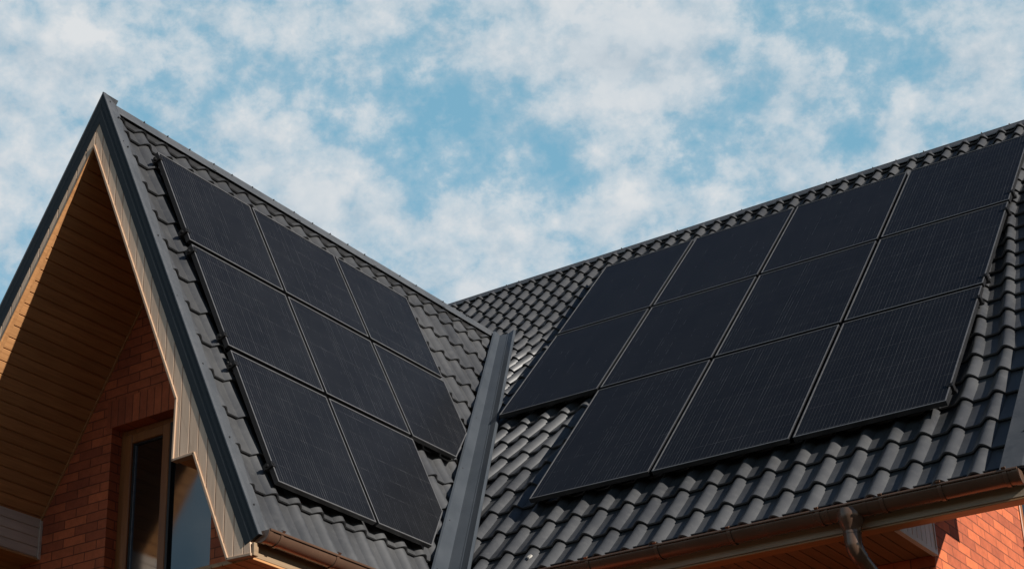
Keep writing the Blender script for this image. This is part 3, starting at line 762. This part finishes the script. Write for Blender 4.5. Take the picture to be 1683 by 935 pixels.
LAB_R = {(0, 0): 'black solar panel at the left end of the top row, right array',
 (1, 0): 'black solar panel second from left, top row, right array',
 (2, 0): 'black solar panel third from left, top row, right array',
 (3, 0): 'black solar panel at the top right corner of the right array',
 (0, 1): 'black solar panel at the left end of the middle row, right array',
 (1, 1): 'black solar panel second from left, middle row, right array',
 (2, 1): 'black solar panel third from left, middle row, right array',
 (3, 1): 'black solar panel at the right end of the middle row, right array',
 (1, 2): 'black solar panel at the left end of the bottom row, right array',
 (2, 2): 'black solar panel in the middle of the bottom row, right array',
 (3, 2): 'black solar panel at the lower right corner of the right array'}
for (i, j), lab in LAB_R.items():
    pg = rect(XR, VR, i, j)
    if (i, j) == (1, 2): pg = [(XR[1] + .012, pg[0][1]), pg[1], (pg[2][0], 5.135), (XR[1] + .022, 5.118)]
    panel(RP, pg, lab, GRR)

# mounting rails with end clamps
def rail(P, u0, u1, v, ends, label, group):
    t = thing('mounting_rail', label, 'mounting rail', P(u0 if ends < 0 else u1, v, -.085), group)
    m = MB(); q = [P(u0, v - .018, -.068), P(u0, v + .018, -.068), P(u0, v + .018, -.046), P(u0, v - .018, -.046)]
    m.prism(q, P(u1, v, 0) - P(u0, v, 0)); build('rail', m, M_FRAME, t)
    e = u0 if ends < 0 else u1; sg = -1 if ends < 0 else 1
    m = MB(); a = e - sg * .006; b_ = e - sg * .042
    m.prism([P(a, v - .022, -.046), P(a, v + .022, -.046), P(a, v + .022, .004), P(a, v - .022, .004)], P(b_, v, 0) - P(a, v, 0))
    m.prism([P(a, v - .022, .0045), P(a, v + .022, .0045), P(a, v + .022, .0085), P(a, v - .022, .0085)], P(b_ - sg * .014, v, 0) - P(a, v, 0))
    c = P((a + b_) / 2, v, .0085); nn = (P(0, 0, 1) - P(0, 0, 0)); m.tube([c, c + nn * .007], .008, 8)
    build('end_clamp', m, M_CLAMP, t, bevel=.002)
    m = MB(); c = P(e + sg * .004, v, -.030); m.tube([c - (P(1, 0, 0) - P(0, 0, 0)) * sg * .03, c + (P(1, 0, 0) - P(0, 0, 0)) * sg * .010], .013, 10)
    build('bolt', m, M_CLAMP, t)
    return t
LN_L = [(.075, 2, 'top of the panel nearest the gable peak'), (.905, 2, 'bottom of the panel nearest the gable peak'), (1.115, 2, 'top of the second panel down the barge'), (2.0, 2, 'bottom of the second panel down the barge'), (2.285, 1, 'top of the lowest panel beside the barge'), (3.235, 1, 'bottom of the lowest panel beside the barge')]
for v, k, s in LN_L:
    u1 = {(2, 0): YL[3] + .03}.get((k, 0), YL[2] - .02)
    if v == 2.0: u1 = 11.8
    if v > 3: u1 = 10.72
    rail(LP, YL[0] - .026, u1, v, -1, 'black rail end at the ' + s, 'rails under the left array')
LN_R = [(.22, 'upper part of the top right panel'), (1.415, 'lower part of the top right panel'), (1.79, 'upper part of the right end panel, middle row'), (3.11, 'lower part of the right end panel, middle row'), (3.50, 'upper part of the lower right corner panel'), (4.92, 'lower part of the lower right corner panel')]
for v, s in LN_R:
    rail(RP, XR[0 if v < 3.2 else 1] + .02, XR[4] + .026, v, 1, 'black rail end at the ' + s, 'rails under the right array')

# ------------------------------------------------------------------ sky, sun
SUN_EL, SUN_AZ = 25.0, -6.0           # azimuth from +X towards -Y
sd = V((math.cos(R(SUN_EL)) * math.cos(R(SUN_AZ)), math.cos(R(SUN_EL)) * math.sin(R(SUN_AZ)), math.sin(R(SUN_EL))))
sun = bpy.data.lights.new('sun', 'SUN'); sun.energy = 5.0; sun.angle = R(.55); sun.color = (1.0, .94, .86)
so = bpy.data.objects.new('sun', sun); so.rotation_euler = (-sd).to_track_quat('-Z', 'Y').to_euler(); COL.objects.link(so)

w = bpy.data.worlds.new('World'); scn.world = w; w.use_nodes = True; nt = w.node_tree
bg = nt.nodes['Background']; bg.inputs['Strength'].default_value = .05
sky = nd(nt, 'ShaderNodeTexSky'); sky.sky_type = 'NISHITA'; sky.sun_disc = False
sky.sun_elevation = R(SUN_EL); sky.sun_rotation = R(90 - SUN_AZ); sky.air_density = .8; sky.dust_density = .1; sky.ozone_density = 2.0
tc = nd(nt, 'ShaderNodeTexCoord')
dirv = tc.outputs['Generated']
nrm = nd(nt, 'ShaderNodeVectorMath', operation='NORMALIZE'); nt.links.new(dirv, nrm.inputs[0])
spx = nd(nt, 'ShaderNodeSeparateXYZ'); L(nt, nrm, 0, spx, 0)
def cnoise(scale, detail, rough, dist, off):
    mp = nd(nt, 'ShaderNodeMapping'); mp.inputs['Location'].default_value = off; mp.inputs['Scale'].default_value = (scale, scale, scale * 1.25); L(nt, nrm, 0, mp, 0)
    n = nd(nt, 'ShaderNodeTexNoise', i_Scale=1.0, i_Detail=detail, i_Roughness=rough, i_Distortion=dist); L(nt, mp, 0, n, 0); return n.outputs[0]
CS = (1.3, 2.2, 5.0)
c1 = cnoise(12., 9.0, .58, .12, CS)
c2 = cnoise(40., 9.0, .62, .08, (2.1, 3.4, 1))
c1s = cnoise(12., 5.0, .58, .12, (CS[0] + .16, CS[1], CS[2] + .14))
dens = mathn(nt, 'ADD', mathn(nt, 'MULTIPLY', c1, .50), mathn(nt, 'MULTIPLY', c2, .54))
def blob(d, rad, amt):
    dp_ = nd(nt, 'ShaderNodeVectorMath', operation='DISTANCE'); L(nt, nrm, 0, dp_, 0); dp_.inputs[1].default_value = V(d).normalized()
    q = mathn(nt, 'DIVIDE', dp_.outputs['Value'], rad); e = mathn(nt, 'POWER', 2.718, mathn(nt, 'MULTIPLY', mathn(nt, 'MULTIPLY', q, q), -1.0))
    return mathn(nt, 'MULTIPLY', e, amt)
CAMM = Matrix(((0.8069677047788901, 0.5905243468456917, -0.009171653414699303), (0.23842593697635922, -0.3115292255781566, 0.9198383630766981), (-0.5403297104739246, 0.7444666126785965, 0.3921903448403867)))
FPX, CXP, CYP = 2909.0193, 671.98089, 628.08681
BLOBS = [
    ((-0.3082, 0.7751, 0.5516), 0.0447, -0.09),
    ((-0.3239, 0.761, 0.5621), 0.0206, -0.08),
    ((-0.2767, 0.8018, 0.5298), 0.0275, -0.07),
    ((-0.2519, 0.8116, 0.5271), 0.0206, -0.05),
    ((-0.2913, 0.8128, 0.5044), 0.0189, -0.08),
    ((-0.2974, 0.8164, 0.495), 0.0155, -0.05),
    ((-0.513, 0.6792, 0.5249), 0.0516, -0.07),
    ((-0.5476, 0.6464, 0.5314), 0.0378, -0.04),
    ((-0.4791, 0.7134, 0.5113), 0.0413, -0.06),
    ((-0.4348, 0.7447, 0.5063), 0.0378, -0.09),
    ((-0.5853, 0.6129, 0.5308), 0.0413, -0.05),
    ((-0.6095, 0.5821, 0.5382), 0.0241, -0.04),
    ((-0.3736, 0.7795, 0.5029), 0.0241, -0.07),
    ((-0.3594, 0.7936, 0.4909), 0.0206, -0.06),
    ((-0.2304, 0.8085, 0.5416), 0.0241, -0.03),
    ((-0.5042, 0.7071, 0.4957), 0.0309, -0.03),
    ((-0.6692, 0.5747, 0.4711), 0.0206, -0.03),
    ((-0.4517, 0.7449, 0.4909), 0.0206, -0.03),
    ((-0.6298, 0.5432, 0.5552), 0.0688, 0.05),
    ((-0.5361, 0.6263, 0.566), 0.0653, 0.05),
    ((-0.3997, 0.7299, 0.5545), 0.0481, 0.07),
    ((-0.3725, 0.7663, 0.5234), 0.0447, 0.1),
    ((-0.3877, 0.7476, 0.5393), 0.0413, 0.06),
    ((-0.3054, 0.7941, 0.5254), 0.0275, 0.09),
    ((-0.2724, 0.8238, 0.4971), 0.0144, 0.12),
    ((-0.3364, 0.8088, 0.4823), 0.0241, 0.1),
    ((-0.2379, 0.8265, 0.5102), 0.0275, 0.07),
    ((-0.2138, 0.8215, 0.5286), 0.0275, 0.06),
    ((-0.546, 0.6776, 0.4927), 0.0447, 0.06),
    ((-0.569, 0.6737, 0.4715), 0.0413, 0.06),
    ((-0.5216, 0.7244, 0.4507), 0.0447, 0.06),
    ((-0.4647, 0.7454, 0.478), 0.0309, 0.05),
    ((-0.4571, 0.695, 0.555), 0.0378, 0.04),
    ((-0.656, 0.5589, 0.5072), 0.0413, 0.04),
    ((-0.4201, 0.7702, 0.4799), 0.0309, 0.03)]

for bdir, br, ba in BLOBS: dens = mathn(nt, 'ADD', dens, blob(bdir, br, ba * (.70 if ba > 0 else .62)))
# a bank of broken cloud with thin haze fills this quarter of the sky; a second is added out of view; the rest is clear and deeper blue
bank = blob((-.448, .700, .47), .80, 1.25)
fill_bank = blob((-.45, -.80, .36), .85, 1.25)  # unseen cloud, added to brighten the gable and the window reflection
c3 = cnoise(5., 5.0, .55, .3, (2., 1., 4.))
zlim = mathn(nt, 'MULTIPLY', ramp(nt, spx.outputs[2], [(.575, (0, 0, 0)), (.70, (1, 1, 1))]), 1.5)
brk = mathn(nt, 'SUBTRACT', mathn(nt, 'MULTIPLY', mathn(nt, 'SUBTRACT', c3, .5), .55), zlim)
bankr = mathn(nt, 'MAXIMUM', ramp(nt, mathn(nt, 'ADD', bank, brk), [(.40, (0, 0, 0)), (.72, (1, 1, 1))]), ramp(nt, mathn(nt, 'ADD', fill_bank, brk), [(.40, (0, 0, 0)), (.80, (.5, .5, .5))]))
cover0 = ramp(nt, dens, [(.38, (0, 0, 0)), (.46, (.25, .25, .25)), (.535, (.70, .70, .70)), (.63, (1, 1, 1))])
cover = mathn(nt, 'MULTIPLY', cover0, bankr)
lit = mathn(nt, 'ADD', mathn(nt, 'MULTIPLY', mathn(nt, 'SUBTRACT', c1, c1s), 1.6), mathn(nt, 'ADD', mathn(nt, 'MULTIPLY', c2, .5), .25))
shade = ramp(nt, lit, [(.25, (8.0, 9.3, 10.4)), (.50, (9.8, 10.8, 11.6)), (.78, (11.8, 12.2, 12.5))])
tint = nd(nt, 'ShaderNodeMix', data_type='RGBA', blend_type='MULTIPLY'); tint.inputs[0].default_value = 1.0
L(nt, sky, 0, tint, 6); tint.inputs[7].default_value = (.90, .88, .84, 1)
hz = nd(nt, 'ShaderNodeMix', data_type='RGBA', blend_type='ADD'); nt.links.new(bankr, hz.inputs[0]); nt.links.new(tint.outputs[2], hz.inputs[6]); hz.inputs[7].default_value = (2.5, 5.7, 7.3, 1)
mixc = nd(nt, 'ShaderNodeMix', data_type='RGBA'); nt.links.new(cover, mixc.inputs[0]); nt.links.new(hz.outputs[2], mixc.inputs[6]); nt.links.new(shade, mixc.inputs[7])
nt.links.new(mixc.outputs[2], bg.inputs['Color'])

# ------------------------------------------------------------------ camera
cam = bpy.data.cameras.new('camera'); cam.sensor_fit = 'HORIZONTAL'; cam.sensor_width = 36
cam.lens = FPX * 36 / 1683
cam.shift_x = (841.5 - CXP) / 1683; cam.shift_y = -(467.5 - CYP) / 1683
cam.clip_end = 5000; cam.clip_start = .05
co = bpy.data.objects.new('camera', cam); COL.objects.link(co); scn.camera = co
r_, u_, f_ = (V(CAMM[0]), V(CAMM[1]), V(CAMM[2]))
mw = Matrix(((r_.x, u_.x, -f_.x, 0), (r_.y, u_.y, -f_.y, 0), (r_.z, u_.z, -f_.z, 1.7), (0, 0, 0, 1)))
co.matrix_world = mw

vs_ = scn.view_settings; vs_.view_transform = 'Standard'; vs_.look = 'None'; vs_.exposure = .3; vs_.gamma = 1
scn.cycles.max_bounces = 8
scn.render.film_transparent = False
